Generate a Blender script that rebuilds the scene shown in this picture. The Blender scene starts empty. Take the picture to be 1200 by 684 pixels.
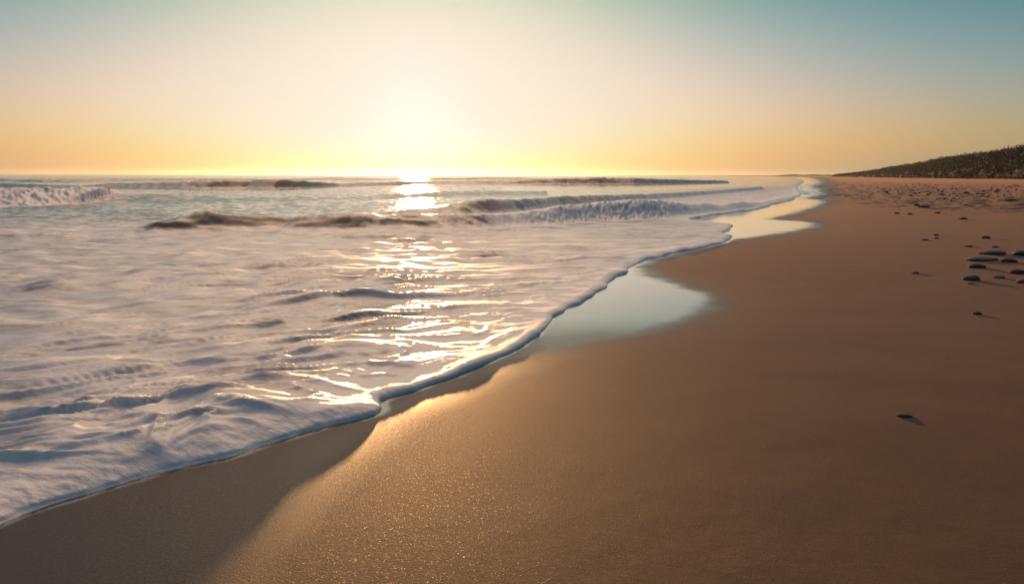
import bpy, math, random
import numpy as np
from mathutils import Vector, Euler, Matrix

random.seed(7)
R = math.radians
scene = bpy.context.scene
COL = scene.collection

# ------------------------------------------------------------------ camera
F = 942.0            # focal length in photo pixels (photo 1200 wide)
H = 1.30             # eye height above the water line
PITCH = math.atan(137.0 / F)
ROLL = R(0.12)
cam_d = bpy.data.cameras.new('camera')
cam_d.sensor_width = 36.0
cam_d.lens = F / 1200.0 * 36.0
cam_d.clip_start = 0.05
cam_d.clip_end = 20000
cam = bpy.data.objects.new('camera', cam_d)
COL.objects.link(cam)
cam.location = (0, 0, H)
CM = Matrix.Rotation(math.pi / 2 - PITCH, 3, 'X') @ Matrix.Rotation(ROLL, 3, 'Z')
cam.rotation_euler = CM.to_euler()
scene.camera = cam


def ray(px, py):
    return CM @ Vector(((px - 600.0) / F, -(py - 342.0) / F, -1.0))


def g(px, py, z=0.0):
    """ground point (x, y) seen at a photo pixel, on the level z"""
    d = ray(px, py)
    t = (z - H) / d.z
    return (d.x * t, d.y * t)


# ------------------------------------------------------------------ noise
def _hash(ix, iy, seed):
    h = (ix.astype(np.int64) * 374761393 + iy.astype(np.int64) * 668265263 + seed * 974634777) & 0xFFFFFFFF
    h = ((h ^ (h >> 13)) * 1274126177) & 0xFFFFFFFF
    return (h ^ (h >> 16)) & 0xFFFFFFFF


def perlin(x, y, seed=0):
    x = np.asarray(x, np.float64); y = np.asarray(y, np.float64)
    ix = np.floor(x); iy = np.floor(y)
    fx = (x - ix).astype(np.float32); fy = (y - iy).astype(np.float32)
    ix = ix.astype(np.int64); iy = iy.astype(np.int64)

    def grad(a, b, dx, dy):
        ang = _hash(a, b, seed).astype(np.float32) * np.float32(2 * math.pi / 4294967296.0)
        return np.cos(ang) * dx + np.sin(ang) * dy
    u = fx * fx * fx * (fx * (fx * 6 - 15) + 10)
    v = fy * fy * fy * (fy * (fy * 6 - 15) + 10)
    a = grad(ix, iy, fx, fy); b = grad(ix + 1, iy, fx - 1, fy)
    c = grad(ix, iy + 1, fx, fy - 1); d = grad(ix + 1, iy + 1, fx - 1, fy - 1)
    return (a + (b - a) * u + ((c + (d - c) * u) - (a + (b - a) * u)) * v) * np.float32(1.45)


def fbm(x, y, octs=4, seed=0, gain=0.5, lac=2.03):
    s = 0.0; a = 1.0; n = 0.0
    for k in range(octs):
        s = s + a * perlin(x * lac ** k + 17.3 * k, y * lac ** k - 9.1 * k, seed + k)
        n += a; a *= gain
    return s / n


def sstep(a, b, v):
    t = np.clip((v - a) / (b - a), 0, 1)
    return t * t * (3 - 2 * t)


# ------------------------------------------------------------------ curves measured on the ground
SHORE_PX = [(0, 616), (60, 591), (130, 569), (200, 551), (280, 531), (340, 512), (400, 495), (440, 485),
            (452, 478), (449, 469), (470, 461), (500, 451), (550, 433), (600, 411), (628, 394), (643, 381), (646, 371),
            (668, 360), (690, 349), (708, 336), (728, 323), (745, 310), (770, 301), (795, 295), (830, 289), (856, 281),
            (858, 276), (846, 273), (859, 268), (856, 264), (830, 261), (806, 257.5), (826, 254), (860, 249), (890, 244.5),
            (912, 239), (930, 233.5), (938, 228), (934, 222.5), (936, 218), (942, 214), (940, 211), (932, 209), (922, 207.8)]
shore = [g(*p) for p in SHORE_PX]
p0, p1 = np.array(shore[0]), np.array(shore[1])
dirn = (p0 - p1) / np.linalg.norm(p0 - p1)
shore = [tuple(p0 + dirn * 40), tuple(p0 + dirn * 6), tuple(p0 + dirn * 2), tuple(p0 + dirn * 0.7)] + shore
shore += [(330, 1500), (300, 2600), (280, 6000)]


def refine(pts, amp=0.0, seed=1, step_k=0.012):
    """Catmull-Rom through the points, then small scallops"""
    P = np.array(pts, float)
    out = []
    for i in range(len(P) - 1):
        a = P[max(i - 1, 0)]; b = P[i]; c = P[i + 1]; d = P[min(i + 2, len(P) - 1)]
        L = np.linalg.norm(c - b)
        t1 = (c - a); t2 = (d - b)
        t1 = t1 / max(np.linalg.norm(t1), 1e-6) * L; t2 = t2 / max(np.linalg.norm(t2), 1e-6) * L
        n = int(np.clip(L / (0.03 + step_k * np.linalg.norm(b)), 2, 14))
        for k in range(n):
            t = k / n
            out.append((2 * t ** 3 - 3 * t * t + 1) * b + (t ** 3 - 2 * t * t + t) * 0.8 * t1 +
                       (-2 * t ** 3 + 3 * t * t) * c + (t ** 3 - t * t) * 0.8 * t2)
    out.append(P[-1])
    Q = np.array(out)
    if amp:
        T = np.gradient(Q, axis=0); T /= np.linalg.norm(T, axis=1)[:, None] + 1e-9
        N = np.stack([-T[:, 1], T[:, 0]], 1)
        rr = np.clip(np.linalg.norm(Q, axis=1), 1, 60)
        s = np.cumsum(np.r_[0, np.linalg.norm(np.diff(Q, axis=0), axis=1) / (0.25 + 0.04 * rr[1:])])
        n = np.abs(perlin(s * 0.55, s * 0 + 3.3, seed)) * 2 - 0.5 + 0.5 * perlin(s * 1.6, s * 0 + 8.1, seed + 1)
        Q = Q + N * (n * amp * (0.4 + 0.16 * rr))[:, None]
    return Q


SHORE = refine(shore, 0.030, 5)

WET_PX = [(262, 690), (300, 650), (340, 610), (380, 570), (420, 528), (455, 500), (500, 478), (560, 450), (620, 424), (700, 404),
          (760, 391), (800, 379), (828, 364), (834, 350), (818, 339), (788, 330), (764, 322), (757, 312), (775, 302), (800, 296.5),
          (850, 283), (900, 276.5), (940, 270), (960, 264.5), (950, 260.5), (908, 257.5), (935, 250), (962, 241), (969, 235), (950, 232.5),
          (966, 229), (968, 224), (958, 219), (965, 215), (962, 211), (955, 209), (940, 207.6)]
wet = [g(*p) for p in WET_PX]
p0, p1 = np.array(wet[0]), np.array(wet[1])
dirn = (p0 - p1) / np.linalg.norm(p0 - p1)
wet = [tuple(p0 + dirn * 40), tuple(p0 + dirn * 5), tuple(p0 + dirn * 1)] + wet + [(350, 1500), (320, 2600), (300, 6000)]
WET = refine(wet, 0.012, 11)


def signed(px, py, Q):
    """signed distance to an open curve; positive on the sea side (left / far). Worked out tile by tile."""
    shp = px.shape
    if px.ndim == 1:
        px = px[None, :]; py = py[None, :]
    out = np.empty(px.shape, np.float32)
    Q = np.asarray(Q, float)
    A = Q[:-1]; B = Q[1:]; E = B - A; EE = (E * E).sum(1) + 1e-12
    poly = np.vstack([Q, [[-20000, 6000], [-20000, Q[0, 1] - 10]]])
    PA = poly; PB = np.roll(poly, -1, 0)
    T = 50
    for r0 in range(0, px.shape[0], T):
        for c0 in range(0, px.shape[1], T):
            x = px[r0:r0 + T, c0:c0 + T].astype(np.float64).ravel(); y = py[r0:r0 + T, c0:c0 + T].astype(np.float64).ravel()
            cx, cy = 0.5 * (x.min() + x.max()), 0.5 * (y.min() + y.max())
            rad = math.hypot(x.max() - x.min(), y.max() - y.min()) / 2
            t = np.clip(((cx - A[:, 0]) * E[:, 0] + (cy - A[:, 1]) * E[:, 1]) / EE, 0, 1)
            dc_ = np.hypot(cx - A[:, 0] - t * E[:, 0], cy - A[:, 1] - t * E[:, 1])
            best = np.full(x.size, 1e18)
            for k in np.nonzero(dc_ <= dc_.min() + 2 * rad + 1e-6)[0]:
                ex, ey = E[k]
                t = np.clip(((x - A[k, 0]) * ex + (y - A[k, 1]) * ey) / EE[k], 0, 1)
                np.minimum(best, (x - A[k, 0] - t * ex) ** 2 + (y - A[k, 1] - t * ey) ** 2, out=best)
            ins = np.zeros(x.size, bool)
            lo = np.minimum(PA[:, 1], PB[:, 1]); hi = np.maximum(PA[:, 1], PB[:, 1])
            for k in np.nonzero((hi >= y.min()) & (lo <= y.max()) & (np.maximum(PA[:, 0], PB[:, 0]) >= x.min()))[0]:
                ax, ay = PA[k]; bx_, by_ = PB[k]
                if ay != by_:
                    ins ^= ((ay > y) != (by_ > y)) & (x < (bx_ - ax) * (y - ay) / (by_ - ay) + ax)
            dd = np.sqrt(best)
            out[r0:r0 + T, c0:c0 + T] = np.where(ins, dd, -dd).reshape(out[r0:r0 + T, c0:c0 + T].shape)
    return out.reshape(shp)


# ------------------------------------------------------------------ fan grid (finer near the eye)
def fan(amin, amax, ncol, step_far, cap, rmax):
    oy = -2.0
    rows = [2.3]
    r = 2.3
    while r < rmax:
        D = max(r + oy, 0.8)
        r += float(np.clip(min(max(D, 2.0) ** 2 / (H * F) * 1.05, step_far * D), 0.006, cap))
        rows.append(r)
    rows = np.array(rows); an = np.linspace(R(amin), R(amax), ncol)
    A, RR = np.meshgrid(an, rows)
    return (RR * np.sin(A)), (RR * np.cos(A) + oy), len(rows), ncol


def smooth_all(me):
    me.polygons.foreach_set('use_smooth', np.ones(len(me.polygons), bool))


def grid_mesh(name, X, Y, Z, keep, attrs):
    """quads of a grid where keep is true, with unused points dropped"""
    nr, nc = X.shape
    idx = np.arange(nr * nc).reshape(nr, nc)
    q = np.stack([idx[:-1, :-1], idx[:-1, 1:], idx[1:, 1:], idx[1:, :-1]], -1)[keep]
    q = q.reshape(-1, 4)
    used = np.zeros(nr * nc, bool); used[q.ravel()] = True
    remap = np.cumsum(used) - 1
    q = remap[q]
    co = np.stack([X, Y, Z], -1).reshape(-1, 3)[used].astype(np.float32)
    me = bpy.data.meshes.new(name)
    me.vertices.add(len(co)); me.vertices.foreach_set('co', co.ravel())
    me.loops.add(q.size); me.loops.foreach_set('vertex_index', q.ravel().astype(np.int32))
    me.polygons.add(len(q)); me.polygons.foreach_set('loop_start', np.arange(0, q.size, 4, dtype=np.int32))
    try:
        me.polygons.foreach_set('loop_total', np.full(len(q), 4, np.int32))
    except Exception:
        pass
    smooth_all(me)
    me.update()
    for k, v in attrs.items():
        a = me.attributes.new(k, 'FLOAT', 'POINT')
        a.data.foreach_set('value', v.reshape(-1)[used].astype(np.float32))
    return me


def link(name, me, mat, parent=None, kind=None, label=None, cat=None, group=None):
    o = bpy.data.objects.new(name, me)
    COL.objects.link(o)
    if mat:
        me.materials.append(mat)
    o.parent = parent
    if kind: o['kind'] = kind
    if label: o['label'] = label
    if cat: o['category'] = cat
    if group: o['group'] = group
    return o


# ------------------------------------------------------------------ materials
def new_mat(name):
    m = bpy.data.materials.new(name); m.use_nodes = True
    nt = m.node_tree
    b = nt.nodes['Principled BSDF']
    return m, nt, b


def N(nt, t, **kw):
    n = nt.nodes.new(t)
    for k, v in kw.items():
        setattr(n, k, v)
    return n


def noise(nt, vec, scale, detail=3.0, rough=0.5):
    n = N(nt, 'ShaderNodeTexNoise')
    n.inputs['Scale'].default_value = scale; n.inputs['Detail'].default_value = detail
    n.inputs['Roughness'].default_value = rough
    nt.links.new(vec, n.inputs['Vector'])
    return n.outputs['Fac']


def mth(nt, op, a, b=None, clamp=False):
    n = N(nt, 'ShaderNodeMath', operation=op); n.use_clamp = clamp
    for i, v in enumerate((a, b)):
        if v is None: continue
        if isinstance(v, (int, float)): n.inputs[i].default_value = v
        else: nt.links.new(v, n.inputs[i])
    return n.outputs[0]


def ramp(nt, fac, stops):
    n = N(nt, 'ShaderNodeValToRGB')
    e = n.color_ramp.elements
    while len(e) < len(stops): e.new(0.5)
    for i, (p, c) in enumerate(stops):
        e[i].position = p; e[i].color = (*c, 1) if len(c) == 3 else c
    nt.links.new(fac, n.inputs['Fac'])
    return n.outputs['Color']


def mapr(nt, v, a, b, c, d):
    n = N(nt, 'ShaderNodeMapRange'); n.clamp = True
    n.inputs[1].default_value = a; n.inputs[2].default_value = b
    n.inputs[3].default_value = c; n.inputs[4].default_value = d
    nt.links.new(v, n.inputs[0])
    return n.outputs[0]


def mixc(nt, f, a, b):
    n = N(nt, 'ShaderNodeMix', data_type='RGBA')
    if isinstance(f, (int, float)): n.inputs[0].default_value = f
    else: nt.links.new(f, n.inputs[0])
    for i, v in ((6, a), (7, b)):
        if isinstance(v, tuple): n.inputs[i].default_value = (*v, 1)
        else: nt.links.new(v, n.inputs[i])
    return n.outputs[2]


def mixf(nt, f, a, b):
    n = N(nt, 'ShaderNodeMix', data_type='FLOAT')
    if isinstance(f, (int, float)): n.inputs[0].default_value = f
    else: nt.links.new(f, n.inputs[0])
    for i, v in ((2, a), (3, b)):
        if isinstance(v, (int, float)): n.inputs[i].default_value = v
        else: nt.links.new(v, n.inputs[i])
    return n.outputs[0]


def attr(nt, name):
    a = N(nt, 'ShaderNodeAttribute'); a.attribute_name = name
    return a.outputs['Fac']


def N_sep(nt, v):
    n = N(nt, 'ShaderNodeSeparateXYZ'); nt.links.new(v, n.inputs[0]); return n.outputs[1]


def make_water():
    m, nt, b = new_mat('sea_water_and_foam')
    pos = N(nt, 'ShaderNodeNewGeometry').outputs['Position']
    def scaled(v):
        st = N(nt, 'ShaderNodeVectorMath', operation='MULTIPLY'); st.inputs[1].default_value = v
        nt.links.new(pos, st.inputs[0]); return st.outputs[0]
    sv = scaled((0.5, 1.0, 0.6)); long_ = scaled((0.22, 1.0, 0.5))
    foam = attr(nt, 'foam')
    n1 = noise(nt, sv, 6.0, 6, 0.62)
    n2 = noise(nt, long_, 2.6, 5, 0.6)
    n3 = noise(nt, pos, 0.45, 3, 0.5)
    nn = mth(nt, 'ADD', mth(nt, 'ADD', mth(nt, 'MULTIPLY', n1, 0.5), mth(nt, 'MULTIPLY', n2, 0.7)), mth(nt, 'MULTIPLY', n3, 0.4))
    f = mth(nt, 'ADD', foam, mth(nt, 'MULTIPLY', mth(nt, 'SUBTRACT', nn, 0.80), 2.2))
    f = mapr(nt, f, 0.18, 0.85, 0.0, 1.0)
    water_c = (0.120, 0.094, 0.080)
    foam_c = (0.85, 0.75, 0.65)
    nt.links.new(mixc(nt, f, water_c, foam_c), b.inputs['Base Color'])
    nt.links.new(mixf(nt, f, 1.34, 1.95), b.inputs['IOR'])
    nt.links.new(mixf(nt, f, 0.0, 0.8), b.inputs['Coat Weight'])
    nt.links.new(mixc(nt, f, (1.0, 1.0, 1.0), (1.0, 0.9, 0.82)), b.inputs['Specular Tint'])
    b.inputs['Coat IOR'].default_value = 1.9; b.inputs['Coat Roughness'].default_value = 0.42
    rough = mixf(nt, f, 0.09, 0.60)
    nt.links.new(rough, b.inputs['Roughness'])
    # fine ripples and bubbles
    h1 = noise(nt, sv, 26.0, 3, 0.55)
    h2 = noise(nt, pos, 120.0, 2, 0.5)
    h1 = mth(nt, 'MULTIPLY', h1, mapr(nt, N_sep(nt, pos), 7.0, 22.0, 0.009, 0.0007))
    hh = mth(nt, 'ADD', h1, mth(nt, 'MULTIPLY', mth(nt, 'MULTIPLY', h2, 0.0020), f))
    # wind ripples on the open water
    o1 = noise(nt, scaled((0.45, 1.0, 0.6)), 2.2, 4, 0.6); o2 = noise(nt, scaled((0.4, 1.0, 0.6)), 0.45, 4, 0.6)
    far_ = mapr(nt, N_sep(nt, pos), 35.0, 130.0, 0.03, 1.0)
    oo = mth(nt, 'MULTIPLY', mth(nt, 'ADD', mth(nt, 'MULTIPLY', o1, 0.04), mth(nt, 'MULTIPLY', o2, 0.20)), mth(nt, 'MULTIPLY', far_, mth(nt, 'SUBTRACT', 1.0, mth(nt, 'MULTIPLY', f, 0.7))))
    hh = mth(nt, 'ADD', hh, oo)
    bp = N(nt, 'ShaderNodeBump'); bp.inputs['Strength'].default_value = 0.55; bp.inputs['Distance'].default_value = 1.0
    nt.links.new(hh, bp.inputs['Height'])
    nt.links.new(bp.outputs[0], b.inputs['Normal']); nt.links.new(bp.outputs[0], b.inputs['Coat Normal'])
    return m


def make_sand():
    m, nt, b = new_mat('beach_sand')
    pos = N(nt, 'ShaderNodeNewGeometry').outputs['Position']
    w = attr(nt, 'wet')                 # 0 dry .. 1 standing film of water
    # the drying edge is grainy, not a clean line
    gr = mth(nt, 'SUBTRACT', noise(nt, pos, 75.0, 3, 0.7), 0.5)
    w = mth(nt, 'ADD', w, mth(nt, 'MULTIPLY', mth(nt, 'MULTIPLY', gr, 6.5), mth(nt, 'MULTIPLY', mth(nt, 'MULTIPLY', w, mth(nt, 'SUBTRACT', 1.0, w)), mth(nt, 'SUBTRACT', 1.0, w))), clamp=True)
    grain = noise(nt, pos, 200.0, 3, 0.75)
    patch = noise(nt, pos, 0.7, 4, 0.6)
    speck = noise(nt, pos, 90.0, 3, 0.7)
    dry = ramp(nt, grain, [(0.25, (0.014, 0.008, 0.006)), (0.55, (0.048, 0.027, 0.020)), (0.8, (0.20, 0.115, 0.078))])
    dry = mixc(nt, mapr(nt, patch, 0.3, 0.75, 0.0, 0.35), dry, (0.065, 0.036, 0.025))
    dry = mixc(nt, mapr(nt, speck, 0.62, 0.75, 0.0, 0.5), dry, (0.13, 0.075, 0.05))
    wetc = (0.030, 0.027, 0.026)
    nt.links.new(mixc(nt, w, dry, wetc), b.inputs['Base Color'])
    wr = mapr(nt, w, 0.0, 1.0, 0.0, 1.0)
    ro = N(nt, 'ShaderNodeFloatCurve')
    nt.links.new(wr, ro.inputs['Value'])
    cv = ro.mapping.curves[0]
    cv.points[0].location = (0, 0.66); cv.points[1].location = (1, 0.07)
    cv.points.new(0.3, 0.60); cv.points.new(0.68, 0.46); cv.points.new(0.86, 0.22)
    ro.mapping.update()
    glint = mapr(nt, noise(nt, pos, 150.0, 2, 0.5), 0.66, 0.70, 0.0, 0.42)
    nt.links.new(mth(nt, 'MAXIMUM', mth(nt, 'SUBTRACT', ro.outputs[0], mth(nt, 'MULTIPLY', glint, mth(nt, 'SUBTRACT', 1.0, w))), 0.07), b.inputs['Roughness'])
    nt.links.new(mixf(nt, w, 1.205, 1.30), b.inputs['IOR'])
    nt.links.new(mixc(nt, w, (1.0, 0.64, 0.42), (1.0, 0.93, 0.84)), b.inputs['Specular Tint'])
    nt.links.new(mapr(nt, w, 0.3, 0.8, 0.28, 0.0), b.inputs['Sheen Weight']); b.inputs['Sheen Tint'].default_value = (1.0, 0.61, 0.41, 1); b.inputs['Sheen Roughness'].default_value = 0.45
    nt.links.new(mapr(nt, w, 0.88, 1.0, 0, 1), b.inputs['Coat Weight']); b.inputs['Coat IOR'].default_value = 1.5; b.inputs['Coat Roughness'].default_value = 0.08
    g1 = noise(nt, pos, 150.0, 4, 0.75)
    g2 = noise(nt, pos, 34.0, 4, 0.6)
    hh = mth(nt, 'ADD', mth(nt, 'MULTIPLY', g1, 0.0075), mth(nt, 'MULTIPLY', g2, 0.0022))
    bp = N(nt, 'ShaderNodeBump'); bp.inputs['Distance'].default_value = 1.0
    nt.links.new(mapr(nt, w, 0.0, 0.9, 0.9, 0.05), bp.inputs['Strength'])
    nt.links.new(hh, bp.inputs['Height'])
    nt.links.new(bp.outputs[0], b.inputs['Normal'])
    return m


def make_stone(name='dark_beach_stone', k=(1.0, 1.0, 1.0)):
    m, nt, b = new_mat(name)
    tc = N(nt, 'ShaderNodeTexCoord').outputs['Object']
    n = noise(nt, tc, 9.0, 5, 0.6)
    nt.links.new(ramp(nt, n, [(p_, tuple(c_ * k_ for c_, k_ in zip(col_, k))) for p_, col_ in ((0.3, (0.03, 0.026, 0.024)), (0.6, (0.075, 0.06, 0.052)), (0.8, (0.15, 0.12, 0.1)))]), b.inputs['Base Color'])
    b.inputs['Roughness'].default_value = 0.7
    bp = N(nt, 'ShaderNodeBump'); bp.inputs['Strength'].default_value = 0.5; bp.inputs['Distance'].default_value = 0.02
    nt.links.new(noise(nt, tc, 30.0, 4, 0.6), bp.inputs['Height']); nt.links.new(bp.outputs[0], b.inputs['Normal'])
    return m


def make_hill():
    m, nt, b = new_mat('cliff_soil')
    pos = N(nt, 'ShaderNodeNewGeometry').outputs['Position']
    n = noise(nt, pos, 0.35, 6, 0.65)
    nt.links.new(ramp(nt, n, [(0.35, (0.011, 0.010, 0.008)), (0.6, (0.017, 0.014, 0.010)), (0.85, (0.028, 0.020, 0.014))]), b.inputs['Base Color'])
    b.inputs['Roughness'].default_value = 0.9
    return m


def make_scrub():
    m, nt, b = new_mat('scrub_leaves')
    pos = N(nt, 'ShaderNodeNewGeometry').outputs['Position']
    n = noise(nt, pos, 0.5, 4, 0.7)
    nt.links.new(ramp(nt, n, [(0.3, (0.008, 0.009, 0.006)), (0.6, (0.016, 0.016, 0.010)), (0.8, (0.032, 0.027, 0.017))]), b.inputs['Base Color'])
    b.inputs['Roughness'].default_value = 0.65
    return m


M_WATER, M_SAND, M_STONE, M_HILL, M_SCRUB = make_water(), make_sand(), make_stone(), make_hill(), make_scrub()

# ------------------------------------------------------------------ sea
X, Y, nr, nc = fan(-62, 42, 1500, 0.0042, 40, 3300)
D = Y
d = signed(X, Y, SHORE)


def fine(lam):
    """fade out a wavelength the grid cannot carry that far away"""
    return 1.0 - sstep(0.3, 0.9, 0.0042 * np.maximum(Y, 1) / lam * 2.0)


SHP = X.shape
SEL = d > -np.maximum(0.4, 0.02 * Y)
XF, YF, DF = X, Y, d
X, Y, d = X[SEL], Y[SEL], d[SEL]


def wn(w, fun):
    """w * fun(x, y), worked out only where the weight w is not nil"""
    m = np.abs(w) > 2e-3
    r = np.zeros_like(X)
    r[m] = w[m] * fun(X[m], Y[m], m)
    return r


Z = np.zeros_like(X)
foam = np.zeros_like(X)
YD = np.zeros_like(X)
near = np.exp(-np.maximum(d, 0) / 1.1) * (1 - sstep(8, 16, Y))
body = sstep(0.02, 0.40, d)
# rounded front edge of the swash, thick and lobed in the near corner
left = 1 - sstep(-1.5, -0.35, X + 0.25 * perlin(X * 0.9, Y * 0.9, 41))
lob = np.clip(0.5 + 0.9 * fbm(X * 1.5, Y * 1.5, 2, 40), 0.1, 1.3)
wv = 0.035 + 0.014 * np.clip(Y - 4, 0, 8) + left * (0.10 + 0.20 * lob)
hv = (0.022 + 0.0035 * np.clip(Y - 3, 0, 7)) * (0.65 + 0.7 * lob) + left * (0.030 + 0.055 * lob)
tt = np.clip(d / wv, -1, 1)
lip = hv * np.where(tt >= 0, np.sin(np.clip(tt, 0, 1) * math.pi / 2) ** (0.8 + 0.35 * left), 2.2 * tt)
lip = np.where(d > 0, lip * (0.74 + 0.26 * np.exp(-np.maximum(d - wv, 0) / 0.25)), lip)
Z += lip
# the foam leans out over the sand
bulge = (0.42 - 0.17 * left) * np.clip(hv, 0.02, 0.10) * sstep(0.0, 0.22, tt) * (1 - sstep(0.4, 2.2, d / wv)) * (1 + 0.5 * perlin(X * 9, Y * 9, 43)) * (1 - sstep(20, 40, Y))
XD = bulge * 0.74; YD -= bulge * 0.66
# flowing folds just behind the front, their steep side towards the sand
ca, sa = math.cos(R(36)), math.sin(R(36))
wx = fbm(X * 0.9, Y * 0.9, 2, 50) * 0.5; wy = fbm(X * 0.9 + 40, Y * 0.9, 2, 51) * 0.5
fw = body * near * (0.026 + 0.050 * (1 - sstep(-1.6, -0.4, X))) * fine(0.3)


def folds(x, y, m):
    U = x * ca + y * sa + wx[m]; V = -x * sa + y * ca + wy[m]
    f0 = fbm(U * 1.1, V * 2.6, 2, 60)
    f1 = 1 - np.abs(fbm(U * 1.2, (V + 0.11 * f0) * 2.9, 3, 172, 0.42)) * 2.3
    f2 = fbm(U * 2.2, V * 14, 3, 66, 0.55)
    return np.clip(f1, -0.4, 1) ** 2 * np.sign(f1) + 0.13 * f2


Z += wn(fw, folds)
Z += wn(body * near * 0.012 * fine(0.08), lambda x, y, m: fbm((x * ca + y * sa + wx[m]) * 4, (-x * sa + y * ca + wy[m]) * 11, 3, 64))
# swash ripples: a long back and a short steep face towards the shore
rip = 0.40 + 0.60 * sstep(-0.3, 0.5, fbm(X * 0.25, Y * 0.25, 2, 70))


TILT = X * 0.12 + 0.5 * (1 - sstep(6, 15, Y)) * np.minimum(X + 0.4, 0)


def skewed(fx, fy, k, octs, seed, gain):
    def fun(x, y, m):
        a = x + wx[m]; b = y + 0.6 * wy[m] - TILT[m]
        h0 = fbm(a * fx, b * fy, 1, seed, gain)
        h1 = fbm(a * fx, (b + 0.6 * k * h0) * fy, 1, seed, gain)
        r = fbm(a * fx, (b + k * h1) * fy, octs, seed, gain)
        return np.maximum(r + 0.03, 0) * 1.6 + 0.25 * r
    return fun


farther = sstep(5.0, 11.0, Y)
rip = rip * (1 - 0.5 * sstep(16, 26, Y)) * (1 - 0.15 * sstep(6, 10, Y))
Z += wn(body * rip * (0.020 + 0.045 * farther) * fine(0.5), skewed(0.5, 2.6, 0.19, 3, 80, 0.42))
calm = 0.72 + 0.28 * farther
Z += wn(body * rip * calm * 0.045 * fine(0.3), skewed(0.75, 4.8, 0.115, 2, 85, 0.4))
Z += wn(body * rip * calm * 0.036 * fine(0.13), skewed(1.3, 9.0, 0.062, 2, 90, 0.45))
Z += wn(body * (0.4 + 0.6 * rip) * 0.020 * fine(0.06), skewed(2.1, 19.0, 0.030, 2, 93, 0.5))
Z += wn(body * 0.004 * fine(0.07), lambda x, y, m: fbm(x * 6, y * 11, 3, 95))
Z += wn(sstep(0.0, 0.05, d) * np.exp(-np.maximum(d, 0) / 0.25) * 0.014 * fine(0.08), lambda x, y, m: np.abs(fbm(x * 11, y * 11, 3, 97, 0.6)))
# chop that grows with distance
chop = sstep(14, 40, Y) * (d > 0)
Z += wn(chop * 0.020 * fine(0.8), lambda x, y, m: fbm(x * 0.35, y * 0.8, 3, 100))
Z += wn(sstep(70, 150, Y) * 0.30 * sstep(5, 60, d), lambda x, y, m: fbm(x * 0.05, y * 0.12, 3, 105))
Z += wn(sstep(60, 110, Y) * 0.10 * sstep(5, 30, d), lambda x, y, m: fbm(x * 0.22, y * 0.5, 3, 108))
foam += 0.40 * (1 - sstep(14, 30, Y)) + 0.24 - 0.10 * sstep(16, 26, Y)
foam += 0.75 * np.exp(-np.maximum(d, 0) / 0.45)
foam += 0.5 * (1 - sstep(2, 14, d)) * sstep(16, 30, Y)
foam -= 0.55 * sstep(60, 110, Y)

# breaking waves: (px, toe row, crest row) read off the photograph -> place, height and whitewater
def wave(pts, toe_run, back_run, white, lump, seed, conf=1.0):
    global Z, foam, YD
    cy, cx, ca_, ft, wh = [], [], [], [], []
    for (px, toe, crest), w_ in zip(pts, white):
        _, ty = g(px, toe)
        yc = ty + toe_run * (0.5 + 0.5 * min(1, (toe - crest) / 10.0))
        x = (px - 600) / F * yc
        dr = ray(px, crest)
        a = H + dr.z / dr.y * yc
        cx.append(x); cy.append(yc); ca_.append(max(a, 0.0)); ft.append(yc - ty); wh.append(w_)
    o = np.argsort(cx)
    cx = np.array(cx)[o]; cy = np.array(cy)[o]; ca_ = np.array(ca_)[o]; ft = np.array(ft)[o]; wh = np.array(wh)[o]
    fr0 = ft.mean()
    M = (Y > cy.min() - 2.5 * ft.max() - fr0) & (Y < cy.max() + 5 * back_run + fr0)
    x, y, dd = X[M], Y[M], d[M]
    yc = np.interp(x, cx, cy) + 0.25 * fr0 * fbm(x * 0.5 / toe_run, x * 0 + seed, 3, seed)
    A = np.interp(x, cx, ca_, left=ca_[0] * 0.6, right=0)
    A = A * (1 + 0.10 * fbm(x * 1.4 / toe_run, x * 0 + 5, 3, seed + 1))
    fr = np.interp(x, cx, ft); W = np.interp(x, cx, wh, left=wh[0], right=0)
    u = y - yc
    uf = np.clip(-u / fr, 0, 1.6); ub = np.clip(u / back_run, 0, 6)
    front = np.where(uf < 1, (0.5 + 0.5 * np.cos(np.pi * np.clip(uf, 0, 1) ** 0.85)), 0)
    prof = np.where(u < 0, front, np.exp(-ub ** 2 * 1.2))
    hgt = A * prof
    sea = sstep(0.0, 1.5, dd)
    wmask = W * np.where(u < 0, 1 - sstep(0.9, 1.25, uf), 1 - sstep(0.0, 0.7, ub))
    V3 = y * 1.3 + hgt * 3.0
    lumps = np.abs(fbm(x * lump, V3 * lump, 3, seed + 3, 0.55)); lumps2 = np.abs(fbm(x * lump * 2.2, V3 * lump * 2.2, 3, seed + 7, 0.6))
    puff = wmask * np.minimum(A, 0.8) * (0.42 * lumps + 0.30 * lumps2) * np.where(u < 0, sstep(0, 0.35, 1.25 - uf), 1)
    hgt = hgt + puff * 0.6
    YD[M] -= puff * 0.6 * sea
    # streaks drawn up the face
    hgt = hgt * (1 + 0.10 * (1 - W) * fbm(x * 4.4 / toe_run, y * 0.5, 3, seed + 9) * (prof > 0.02))
    Z[M] += hgt * sea
    f = wmask * 0.9 * sea
    face = (1 - W) ** 2 * sstep(0.03, 0.10, A) * np.where(u < 0, sstep(0.10, 0.45, prof), 0.55 * sstep(0.25, 0.9, prof))
    f = f - face * (foam[M] + 0.10 + 0.02) + 0.22 * W * sstep(0, 1, ub) * (1 - sstep(1, 4, ub))
    foam[M] += f


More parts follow.
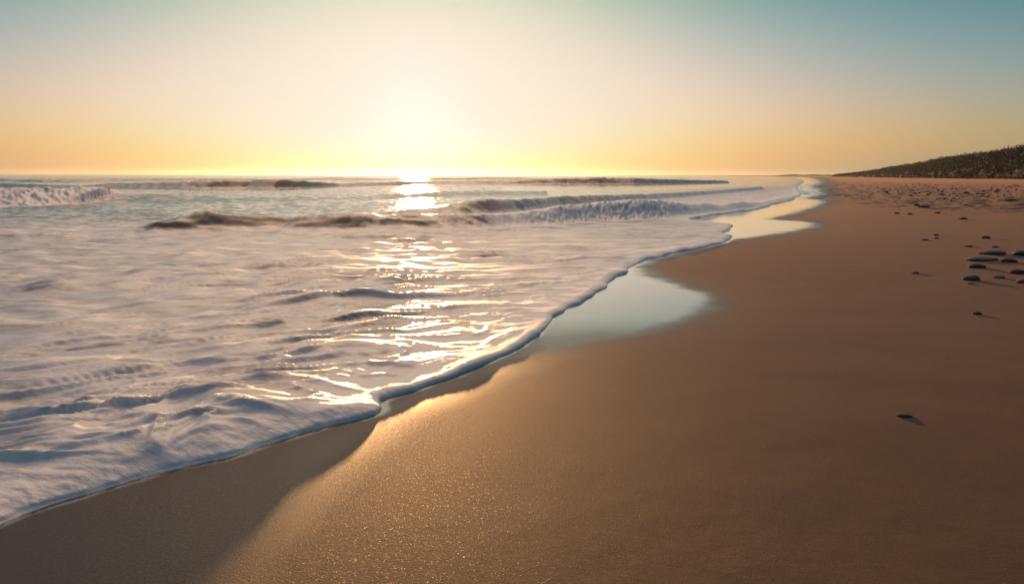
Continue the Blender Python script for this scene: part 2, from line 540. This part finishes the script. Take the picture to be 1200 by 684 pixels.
w1 = [(100, 281, 279.5), (150, 281, 274), (180, 280, 267), (215, 279, 257), (245, 278, 252), (285, 277, 256), (340, 276, 259.5), (390, 277, 254.5),
      (430, 277, 255.5), (500, 275, 256.5), (560, 272, 253.5), (600, 268, 252), (650, 264, 245), (700, 260, 240), (780, 257, 234),
      (850, 250, 231), (900, 242, 227), (935, 232, 223)]
wave(w1, 1.15, 1.5, [0.5, 0.4, 0.20, 0.04, 0.03, 0.06, 0.10, 0.06, 0.10, 0.16, 0.30, 0.60, 0.85, 0.9, 0.9, 0.8, 0.7, 0.6], 2.4, 200)
w1b = [(395, 262, 259), (440, 261, 252.5), (500, 259, 246.5), (540, 257, 241), (570, 255, 234.5), (600, 252, 235), (660, 245, 231), (700, 242, 230),
       (760, 236, 228), (830, 229, 224), (890, 223, 219)]
wave(w1b, 1.6, 2.4, [0, 0.05, 0.05, 0.1, 0.15, 0.15, 0.2, 0.3, 0.4, 0.5, 0.5], 1.6, 220)
w2 = [(-300, 248, 226), (-100, 247, 225), (0, 246, 224), (60, 246, 224), (110, 244, 222), (130, 243, 223), (142, 242, 228), (200, 242, 230.5), (260, 241, 233),
      (300, 240, 233), (340, 239, 232.5), (400, 237, 233), (440, 236, 230), (520, 233, 226), (580, 231, 224.5), (640, 230, 224)]
wave(w2, 4.0, 2.5, [1, 1, 1, 1, 1, 0.85, 0.55, 0.15, 0.05, 0, 0, 0.05, 0.1, 0.15, 0.15, 0.2], 1.5, 240)
w3 = [(-200, 221, 214), (-40, 221, 214), (60, 222, 217.5), (100, 222, 218.5), (140, 222, 215.5), (190, 222.5, 215), (235, 223, 213), (250, 223, 211.8),
      (300, 222.5, 211.6), (330, 223, 211), (358, 222, 213), (400, 220, 216), (500, 217, 213), (600, 217, 212), (640, 217, 210), (700, 217, 208.5),
      (740, 217, 209.5), (800, 216, 211), (850, 215, 212)]
wave(w3, 2.4, 6.0, [0, 0, 0, 0, 0, 0, 0, 0, 0, 0, 0, 0, 0.1, 0.2, 0.6, 0.6, 0.6, 0.5, 0.4], 0.7, 260)
w4 = [(-200, 214, 209.5), (0, 213.5, 210), (60, 214, 211), (160, 213, 210), (300, 212, 210), (420, 212, 209), (480, 212, 210), (560, 211, 208), (640, 212, 209), (760, 212, 209)]
wave(w4, 5, 12, [0.1, 0.1, 0, 0, 0, 0.1, 0.1, 0.3, 0.3, 0.4], 0.3, 280)

Z = np.where(d < 0, np.minimum(Z, np.maximum(2.2 * d * 0.8, -0.4)), Z)


def back(v, fill=0.0):
    o = np.full(SHP, fill); o[SEL] = v
    return o


foam = back(np.clip(foam, -0.3, 1.4)); YD = back(YD); XD = back(XD); Z = back(Z, -0.4)
X, Y, d = XF, YF, DF
dc = np.minimum.reduce([d[:-1, :-1], d[1:, :-1], d[:-1, 1:], d[1:, 1:]])
dm = np.maximum.reduce([d[:-1, :-1], d[1:, :-1], d[:-1, 1:], d[1:, 1:]])
keep_sea = dm > -np.maximum(0.10, 0.012 * Y[:-1, :-1])
# the frothy front of the swash is an object of its own
froth_edge = 0.20 + 0.12 * perlin(X[:-1, :-1] * 2, Y[:-1, :-1] * 2, 300) + 0.02 * np.clip(Y[:-1, :-1], 0, 40)
is_froth = keep_sea & (d[:-1, :-1] < froth_edge)
at = {'foam': foam}
sea = link('sea', grid_mesh('sea', X + XD, Y + YD, Z, keep_sea & ~is_froth, at), M_WATER, kind='structure')
fro = link('sea_foam', grid_mesh('sea_foam', X + XD, Y + YD, Z, is_froth, at), M_WATER, kind='stuff',
           label='white frothy edge of the swash running up the sand', cat='sea foam')
del Z, foam

# ------------------------------------------------------------------ sand
def beach_height(x, y, ds):
    """ds: distance inland from the water line"""
    dd = np.maximum(ds, 0)
    z = 0.028 * np.minimum(dd, 6) * sstep(0, 4, dd) * 0.25
    z = z + 0.9 * sstep(20, 170, dd)
    z = z + 0.5 * sstep(12, 60, dd) * fbm(x * 0.03, y * 0.03, 3, 400) * 0.35
    return z


XS, YS, nrs, ncs = fan(-50, 62, 1400, 0.0048, 40, 3300)
ds = -signed(XS, YS, SHORE)
dw = signed(XS, YS, WET)      # positive: wet side
ZS = beach_height(XS, YS, ds)
SS = XS.shape; KS = ds > -np.maximum(0.7, 0.04 * YS)
XG, YG, DG = XS, YS, ds
XS, YS, ds, dw, ZS = XS[KS], YS[KS], ds[KS], dw[KS], ZS[KS]
dry = sstep(0.0, 1.5, -dw)
fin = 1 - sstep(0.3, 0.9, 0.0048 * YS / 0.25 * 2)
ZS += dry * 0.010 * fbm(XS * 0.9, YS * 0.9, 3, 410) * fin
ZS += dry * 0.0032 * fbm(XS * 7, YS * 7, 3, 420) * (1 - sstep(0.3, 0.9, 0.0048 * YS / 0.05 * 2))
# trampled, lumpy belt further up the beach
belt = sstep(9.0, 20, XS - 0.05 * YS) * sstep(20, 32, YS) * (1 - sstep(120, 200, YS))
ZS += belt * 0.15 * np.clip(fbm(XS * 0.7, YS * 0.5, 4, 430, 0.65), -0.3, 1)
ZS = np.where(ds < 0, np.maximum(0.5 * ds, -0.5) * sstep(0.0, 0.35, -ds), ZS)
edge = 0.09 + 0.018 * YS
wetv = sstep(-2.6, 1.0, dw / edge + 0.5 * fbm(XS * 2.2, YS * 2.2, 3, 440) * np.clip(YS * 0.12, 0.6, 1))
# the sand drains towards the eye: the film is thinner there
wetv *= 0.73 + 0.27 * sstep(5.0, 7.5, YS + 0.35 * fbm(XS, YS, 2, 450))
damp = np.exp(-np.maximum(-dw, 0) / (0.5 + 0.10 * YS))
wetv = np.maximum(wetv, 0.33 * damp)
wetv = np.maximum(wetv, 1 - sstep(0.02, 0.09 + 0.012 * YS, ds + 0.02 * perlin(XS * 5, YS * 5, 460)))


def back(v, fill=0.0):
    o = np.full(SS, fill); o[KS] = v
    return o


wetv = back(wetv); ZS = back(ZS, -0.5)
XS, YS, ds = XG, YG, DG
dmin = np.maximum.reduce([ds[:-1, :-1], ds[1:, :-1], ds[:-1, 1:], ds[1:, 1:]])
keep_s = dmin > -np.maximum(0.5, 0.03 * YS[:-1, :-1])
link('beach_sand', grid_mesh('beach_sand', XS, YS, ZS, keep_s, {'wet': np.clip(wetv, 0, 1)}), M_SAND, kind='structure')
del X, Y, d, XS, YS, ZS


def sand_z(x, y):
    a = np.array([x], float); b = np.array([y], float)
    s_ = -signed(a, b, SHORE)
    z = beach_height(a, b, s_)
    bl = sstep(9.0, 20, a - 0.05 * b) * sstep(20, 32, b) * (1 - sstep(120, 200, b))
    z = z + bl * 0.15 * np.clip(fbm(a * 0.7, b * 0.5, 4, 430, 0.65), -0.3, 1)
    return float(z[0])


def on_sand(px, py):
    z = 0.0
    for _ in range(8):
        x, y = g(px, py, min(z, H - 0.05))
        z = 0.5 * z + 0.5 * sand_z(x, y)
    return x, y, sand_z(x, y)


# ------------------------------------------------------------------ headland
def quads_mesh(name, co, q):
    me = bpy.data.meshes.new(name)
    me.from_pydata(co, [], q)
    me.update()
    return me


RIDGE = [(975, 205.6, 760), (990, 204.4, 720), (1004, 202.6, 660), (1020, 200.6, 600), (1036, 197.6, 545), (1050, 195.5, 500), (1064, 194, 465), (1080, 191, 430),
         (1098, 186.5, 400), (1118, 184.8, 372), (1135, 182.5, 350), (1155, 180.5, 325), (1175, 177, 305), (1200, 172.5, 285), (1260, 166, 255), (1340, 158, 225), (1500, 150, 190)]
rx = np.array([(p[0] - 600) / F * p[2] for p in RIDGE]); ry = np.array([float(p[2]) for p in RIDGE])
rh = np.array([H + (205.9 - p[1]) / F * p[2] for p in RIDGE])
NS, NT = 420, 44
tpar = np.linspace(0, len(RIDGE) - 1, NS)
bx = np.interp(tpar, range(len(RIDGE)), rx); by = np.interp(tpar, range(len(RIDGE)), ry); bh = np.interp(tpar, range(len(RIDGE)), rh)
arc = np.cumsum(np.r_[0, np.hypot(np.diff(bx), np.diff(by))])
tx = np.gradient(bx); ty = np.gradient(by); L = np.hypot(tx, ty)
nx, ny = -np.abs(ty / L), np.where(ty / L > 0, tx / L, -tx / L)
hh = np.maximum(bh - 1.4 * np.minimum(1, bh / 8.0), 0.8)[:, None]
u = np.linspace(0, 2.2, NT)[None, :] + np.zeros((NS, 1))          # 0 foot .. 1 ridge .. 2.2 behind
AR = arc[:, None] + u * 0
gul = fbm(AR * 0.06, u * 0 + 0.5, 4, 500); g2 = fbm(AR * 0.12, u * 1.5, 4, 510)
off = (1 - u) * (hh * 1.0 + 3) * (1 + 0.45 * gul * (1 - np.minimum(np.abs(u - 0.4), 1)))
zz = hh * np.where(u < 1, sstep(0, 1, u) ** 0.75, 1 - 0.05 * (u - 1)) * (1 + 0.10 * g2) - 1.0 * (1 - np.minimum(u * 3, 1)) + 0.2
co = np.stack([bx[:, None] + nx[:, None] * off, by[:, None] + ny[:, None] * off, zz], -1).reshape(-1, 3)
gate = perlin(arc * 0.07, arc * 0 + 0.7, 530)
q = [(i * NT + j, (i + 1) * NT + j, (i + 1) * NT + j + 1, i * NT + j + 1) for i in range(NS - 1) for j in range(NT - 1)]
hm = quads_mesh('hill', co.tolist(), q); smooth_all(hm)
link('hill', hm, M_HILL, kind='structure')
# scrub covering the top and running down the gullies: many small leaf clumps
rng = np.random.default_rng(3)
vs = []; fs = []
for _ in range(3600):
    i = int(rng.integers(0, NS)); u = float(np.clip(rng.normal(0.75, 0.38), 0.06, 1.5))
    if u < 0.75 and gate[i] < -0.1 and rng.random() < 0.35:
        continue
    j = int(u / 2.2 * (NT - 1))
    c = co[i * NT + j]
    s = (0.9 + 1.5 * rng.random() ** 2) * (0.45 + 0.55 * min(1, bh[i] / 9.0)) * (1.0 if u > 0.6 else 0.75)
    n = 85
    v = rng.normal(size=(n, 3)); v /= np.linalg.norm(v, axis=1)[:, None]
    p = c + v * s * np.array([1, 1, 0.75]) * rng.random((n, 1)) ** 0.35 + np.array([0, 0, s * 0.55])
    a = rng.normal(size=(n, 3)); a /= np.linalg.norm(a, axis=1)[:, None]
    b_ = np.cross(a, rng.normal(size=(n, 3))); b_ /= np.linalg.norm(b_, axis=1)[:, None]
    e = 0.14 + 0.17 * rng.random((n, 1))
    vs.append(np.stack([p - a * e, p + b_ * e * 0.6, p + a * e, p - b_ * e * 0.6], 1).reshape(-1, 3))
vs = np.concatenate(vs)
fs = np.arange(len(vs)).reshape(-1, 4).tolist()
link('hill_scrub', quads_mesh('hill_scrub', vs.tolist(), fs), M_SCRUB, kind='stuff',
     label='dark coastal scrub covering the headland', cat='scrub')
# the low point of land beyond, at the far end of the beach
co = []; q = []
for i in range(60):
    t = i / 59
    y = 1250 + 250 * t; x = (896 + 110 * t - 600) / F * y
    hgt = 0.4 + 2.6 * float(sstep(0, 0.25, np.array([t]))[0]) * (0.9 + 0.5 * float(fbm(np.array([t * 9]), np.array([2.0]), 3, 540)[0]))
    for u, w_ in ((-20, -1.0), (-6, 0.55), (0, 1.0), (15, 0.95), (40, -1.0)):
        co.append((x, y + u, hgt * w_))
q = [(i * 5 + j, (i + 1) * 5 + j, (i + 1) * 5 + j + 1, i * 5 + j + 1) for i in range(59) for j in range(4)]
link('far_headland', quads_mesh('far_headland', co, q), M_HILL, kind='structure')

# ------------------------------------------------------------------ stones
import bmesh


def stone_mesh(seed, sub=3, rug=0.22):
    bm = bmesh.new()
    bmesh.ops.create_icosphere(bm, subdivisions=sub, radius=0.5)
    from mathutils import noise as mn
    off = Vector((seed * 3.7, seed * 1.3, seed * 2.1))
    for v in bm.verts:
        n = mn.noise(v.co * 2.2 + off) * rug + mn.noise(v.co * 5.0 + off) * rug * 0.4
        v.co *= 1 + n
        if v.co.z < 0: v.co.z *= 0.8
    me = bpy.data.meshes.new('stone'); bm.to_mesh(me); bm.free()
    smooth_all(me)
    return me


meshes = [stone_mesh(k + 1) for k in range(7)]
small_meshes = [stone_mesh(k + 21, 2, 0.3) for k in range(6)]


def stone(px, py, wpx, hpx, label, group=None, rot=0.0, big=True, name='stone'):
    """foot of the stone at the photo pixel (px, py); its size in photo pixels at that distance"""
    x, y, z = on_sand(px, py)
    sw = wpx * y / F; sh = max(0.85 * hpx * y / F, 0.010)
    me = (meshes if big else small_meshes)[random.randrange(6)]
    o = bpy.data.objects.new(name, me); COL.objects.link(o)
    if not me.materials: me.materials.append(M_STONE)
    dep = sw * random.uniform(0.55, 0.8)
    o.scale = (sw, dep, sh * 1.45)
    o.location = (x, y + dep * 0.35, z + sh * 0.22)
    o.rotation_euler = (0, random.uniform(-0.06, 0.06), rot + random.uniform(-0.15, 0.15))
    o['label'] = label; o['category'] = 'stone'
    if group: o['group'] = group
    return o


BIG = [
    (1168, 298.5, 30, 6, 'longest dark flat stone, back of the cluster on the right sand', 0.0),
    (1157, 305.5, 44, 5, 'long thin tilted dark stone just in front of the longest flat one', 0.22),
    (1146, 314, 21, 6, 'dark rounded stone below the thin tilted one in the cluster', 0.0),
    (1140, 328.5, 19, 7, 'dark domed stone standing nearest the camera in the right cluster', 0.0),
    (1198, 299.5, 18, 7, 'dark stone cut by the right picture edge, level with the longest flat stone', 0.0),
    (1186, 307.5, 18, 6, 'dark humped stone between the thin tilted stone and the right edge', 0.0),
    (1193, 320.5, 20, 6, 'low wedge shaped dark stone by the right edge, below the humped stone', 0.15),
    (1199, 332, 12, 6, 'brownish stone at the right edge, lowest of the cluster there', 0.0),
    (1173, 326, 14, 4, 'small pale brown flat stone between domed stone and right edge', 0.0),
    (1139, 333, 8, 2, 'tiny flat pebble in front of the dark domed stone', 0.0),
    (1157, 279.5, 10, 4, 'small dark stone alone on sand above the right cluster', 0.0),
    (1130, 257, 9, 3, 'small flat dark stone halfway between right cluster and stony belt', 0.0),
    (1084, 281.5, 9, 2, 'thin dark stone alone on the smooth sand left of the cluster', 0.0),
    (1074, 320.5, 10, 2.5, 'flat sliver of dark stone alone left of the domed stone', 0.0),
    (1146, 368.5, 10, 4, 'small dark stone alone on bare sand below the right cluster', 0.0),
    (1062, 489, 19, 4.5, 'dark chip of stone alone in the foreground sand, nearest the camera', 0.05),
    (1098, 276, 6, 2.5, 'upper of two specks of stone near the thin lone stone', 0.0),
    (1098, 279.5, 5, 2, 'lower of two specks of stone near the thin lone stone', 0.0),
    (1075, 241, 7, 3, 'small dark stone touching a thin flat one left of the belt', 0.0),
    (1084, 243.5, 14, 3, 'thin flat stone just right of a smaller dark one', 0.1),
    (1052, 250.5, 6, 2.5, 'left one of two small stones near the wet edge of the sand', 0.0),
    (1067, 251.5, 6, 2.5, 'right one of two small stones near the wet edge of the sand', 0.0),
    (1099, 250, 7, 2.5, 'small stone right of the pair at the foot of the belt', 0.0),
    (1136, 289, 10, 2, 'faint flat pebble behind the left end of the longest flat stone', 0.0),
    (1167, 290, 8, 2, 'faint pebble directly behind the longest flat stone', 0.0),
    (1188, 236, 20, 3.5, 'broad flat dark stone at front right of the stony belt', 0.0),
]
BIG = [b for b in BIG]
M_BROWN = make_stone('brown_beach_stone', (3.2, 2.2, 1.6))
for i, (px, py, w_, h_, lab, rot) in enumerate(BIG):
    o = stone(px, py, w_, h_, lab, rot=rot)
    if 'brown' in lab:
        o.data = o.data.copy(); o.data.materials[0] = M_BROWN
# the belt of small stones towards the headland
GB = 'small stones in the belt below the headland'
LB = 'small dark stone in the scattered stony belt before the headland'
rs = random.Random(12)
placed = []
while len(placed) < 85:
    px = rs.uniform(1024, 1199); t = (px - 1024) / 175
    py = rs.gauss(224.0 + 1.5 * t, 2.6 + 3.0 * t)
    if not (216.5 < py < 245): continue
    if any(abs(px - a) < 4.5 and abs(py - b) < 1.1 for a, b in placed): continue
    placed.append((px, py))
    k = (py - 205) / 20
    stone(px, py, (2.2 + 6.5 * rs.random() ** 2) * k ** 0.5, rs.uniform(0.8, 2.2) * k ** 0.3, LB, GB, rot=rs.uniform(-0.4, 0.4), big=False)

# ------------------------------------------------------------------ light and air
SUN_AZ = math.atan((488 - 600) / F)
SUN_EL = R(4.2)
ELEV_CAP = 12.3
HAZE = 0.0001
HIGH_COOL = (0.040, 0.072, 0.130)  # cool fill added to the high sky, for bluer shading
WARM_FILL = (3.9, 2.45, 1.42)  # warm lobe added to the sky out of view, to light the foam
HAZE_TOP = 15.0
sdir = Vector((math.sin(SUN_AZ) * math.cos(SUN_EL), math.cos(SUN_AZ) * math.cos(SUN_EL), math.sin(SUN_EL)))
sl = bpy.data.lights.new('sun', 'SUN'); sl.energy = 3.5; sl.angle = R(0.9); sl.color = (1.0, 0.53, 0.21)
so = bpy.data.objects.new('sun', sl); COL.objects.link(so)
so.rotation_euler = sdir.to_track_quat('Z', 'Y').to_euler()

world = bpy.data.worlds.new('World'); scene.world = world
world.use_nodes = True
nt = world.node_tree
for n in list(nt.nodes): nt.nodes.remove(n)
out = N(nt, 'ShaderNodeOutputWorld'); bg = N(nt, 'ShaderNodeBackground')
sky = N(nt, 'ShaderNodeTexSky', sky_type='NISHITA'); sky.sun_disc = False
sky.sun_elevation = SUN_EL; sky.sun_rotation = SUN_AZ
sky.air_density = 1.3; sky.dust_density = 2.5; sky.ozone_density = 3.0
STR = 0.12
bg.inputs['Strength'].default_value = STR
# thick sea air: soft shoulder towards the sun and a pale veil low over the horizon
dirv = N(nt, 'ShaderNodeTexCoord').outputs['Generated']
sp = N(nt, 'ShaderNodeSeparateXYZ'); nt.links.new(dirv, sp.inputs[0])
elev = mth(nt, 'MULTIPLY', mth(nt, 'ARCSINE', sp.outputs[2]), 180 / math.pi)
elev = mth(nt, 'MAXIMUM', elev, 0.0)
ecl = mth(nt, 'MINIMUM', elev, ELEV_CAP)
sc_ = N(nt, 'ShaderNodeSeparateColor'); nt.links.new(sky.outputs[0], sc_.inputs[0])
cc = N(nt, 'ShaderNodeCombineColor')
sunw = mapr(nt, sp.outputs[1], -0.3, 0.75, 0.12, 1.0)
for c, (a, q_, lk, h_, g_) in enumerate([(1.807, -1.617, -0.123, -3.587, 0.265), (1.33, -0.606, -0.223, -0.92, 0.293), (3.33, -1.634, -0.405, -1.40, 0.523)]):
    K = math.exp(lk)
    r_ = mth(nt, 'POWER', mth(nt, 'MULTIPLY', sc_.outputs[c], STR), math.exp(g_))
    r_ = mth(nt, 'MULTIPLY', r_, mth(nt, 'EXPONENT', mth(nt, 'ADD', mth(nt, 'MULTIPLY', ecl, q_ / 10), a)))
    r_ = mth(nt, 'ADD', r_, mth(nt, 'MULTIPLY', sunw, mth(nt, 'EXPONENT', mth(nt, 'ADD', mth(nt, 'MULTIPLY', elev, -0.2), h_))))
    r_ = mth(nt, 'SUBTRACT', 1.0, mth(nt, 'EXPONENT', mth(nt, 'MULTIPLY', r_, -1.0 / K)))
    r_ = mth(nt, 'MULTIPLY', r_, K / STR)
    nt.links.new(r_, cc.inputs[c])
# the unseen high sky: fill light added above the view to brighten the foam
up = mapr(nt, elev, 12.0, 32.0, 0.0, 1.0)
hi_ = N(nt, 'ShaderNodeVectorMath', operation='SCALE'); # ... with an added warm lobe on the side of the sun
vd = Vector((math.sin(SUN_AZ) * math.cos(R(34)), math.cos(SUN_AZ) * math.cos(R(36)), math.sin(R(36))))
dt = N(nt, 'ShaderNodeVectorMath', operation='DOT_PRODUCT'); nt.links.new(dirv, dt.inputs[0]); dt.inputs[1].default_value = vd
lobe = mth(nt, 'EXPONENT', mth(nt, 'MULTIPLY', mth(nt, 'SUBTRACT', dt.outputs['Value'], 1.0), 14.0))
nt.links.new(mixc(nt, lobe, tuple(c / STR for c in HIGH_COOL), tuple(c / STR for c in WARM_FILL)), hi_.inputs[0])
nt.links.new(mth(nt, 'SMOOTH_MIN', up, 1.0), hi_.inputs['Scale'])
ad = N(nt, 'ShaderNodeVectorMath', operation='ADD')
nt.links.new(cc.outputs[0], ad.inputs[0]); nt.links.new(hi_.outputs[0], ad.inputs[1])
# aureole round the sun
sd_ = N(nt, 'ShaderNodeVectorMath', operation='DOT_PRODUCT'); nt.links.new(dirv, sd_.inputs[0]); sd_.inputs[1].default_value = sdir
off_ = mth(nt, 'SUBTRACT', sd_.outputs['Value'], 1.0)
glow = ad.outputs[0]
for sig, col_ in ((5.0, (0.05, 0.035, 0.05)), (2.4, (0.06, 0.05, 0.10))):
    lb = mth(nt, 'EXPONENT', mth(nt, 'MULTIPLY', off_, 2.0 / R(sig) ** 2 * 0.5))
    gv = N(nt, 'ShaderNodeVectorMath', operation='SCALE'); gv.inputs[0].default_value = tuple(c / STR for c in col_)
    nt.links.new(lb, gv.inputs['Scale'])
    a2 = N(nt, 'ShaderNodeVectorMath', operation='ADD'); nt.links.new(glow, a2.inputs[0]); nt.links.new(gv.outputs[0], a2.inputs[1])
    glow = a2.outputs[0]
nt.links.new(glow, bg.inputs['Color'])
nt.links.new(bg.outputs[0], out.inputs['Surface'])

# the air over the shore
hm_ = bpy.data.meshes.new('haze'); bmh = bmesh.new()
bmesh.ops.create_cube(bmh, size=1.0)
for v in bmh.verts:
    v.co = Vector((v.co.x * 9000, v.co.y * 4600 + 1700, -3.0 if v.co.z < 0 else HAZE_TOP))
bmh.to_mesh(hm_); bmh.free()
mh = bpy.data.materials.new('haze'); mh.use_nodes = True
ht = mh.node_tree
for n in list(ht.nodes): ht.nodes.remove(n)
ho = N(ht, 'ShaderNodeOutputMaterial'); pv = N(ht, 'ShaderNodeVolumePrincipled')
pv.inputs['Density'].default_value = HAZE; pv.inputs['Anisotropy'].default_value = 0.8
pv.inputs['Color'].default_value = (0.95, 0.93, 0.9, 1)
ht.links.new(pv.outputs[0], ho.inputs['Volume'])
if HAZE > 0:
    link('haze', hm_, mh, kind='stuff', label='pale sea haze hanging over the shore and the water', cat='haze')

scene.view_settings.view_transform = 'Standard'
scene.view_settings.look = 'None'
scene.view_settings.exposure = 0.0
scene.view_settings.gamma = 1.0
scene.view_settings.use_curve_mapping = False
scene.cycles.use_denoising = True
scene.cycles.max_bounces = 6
scene.cycles.volume_bounces = 0
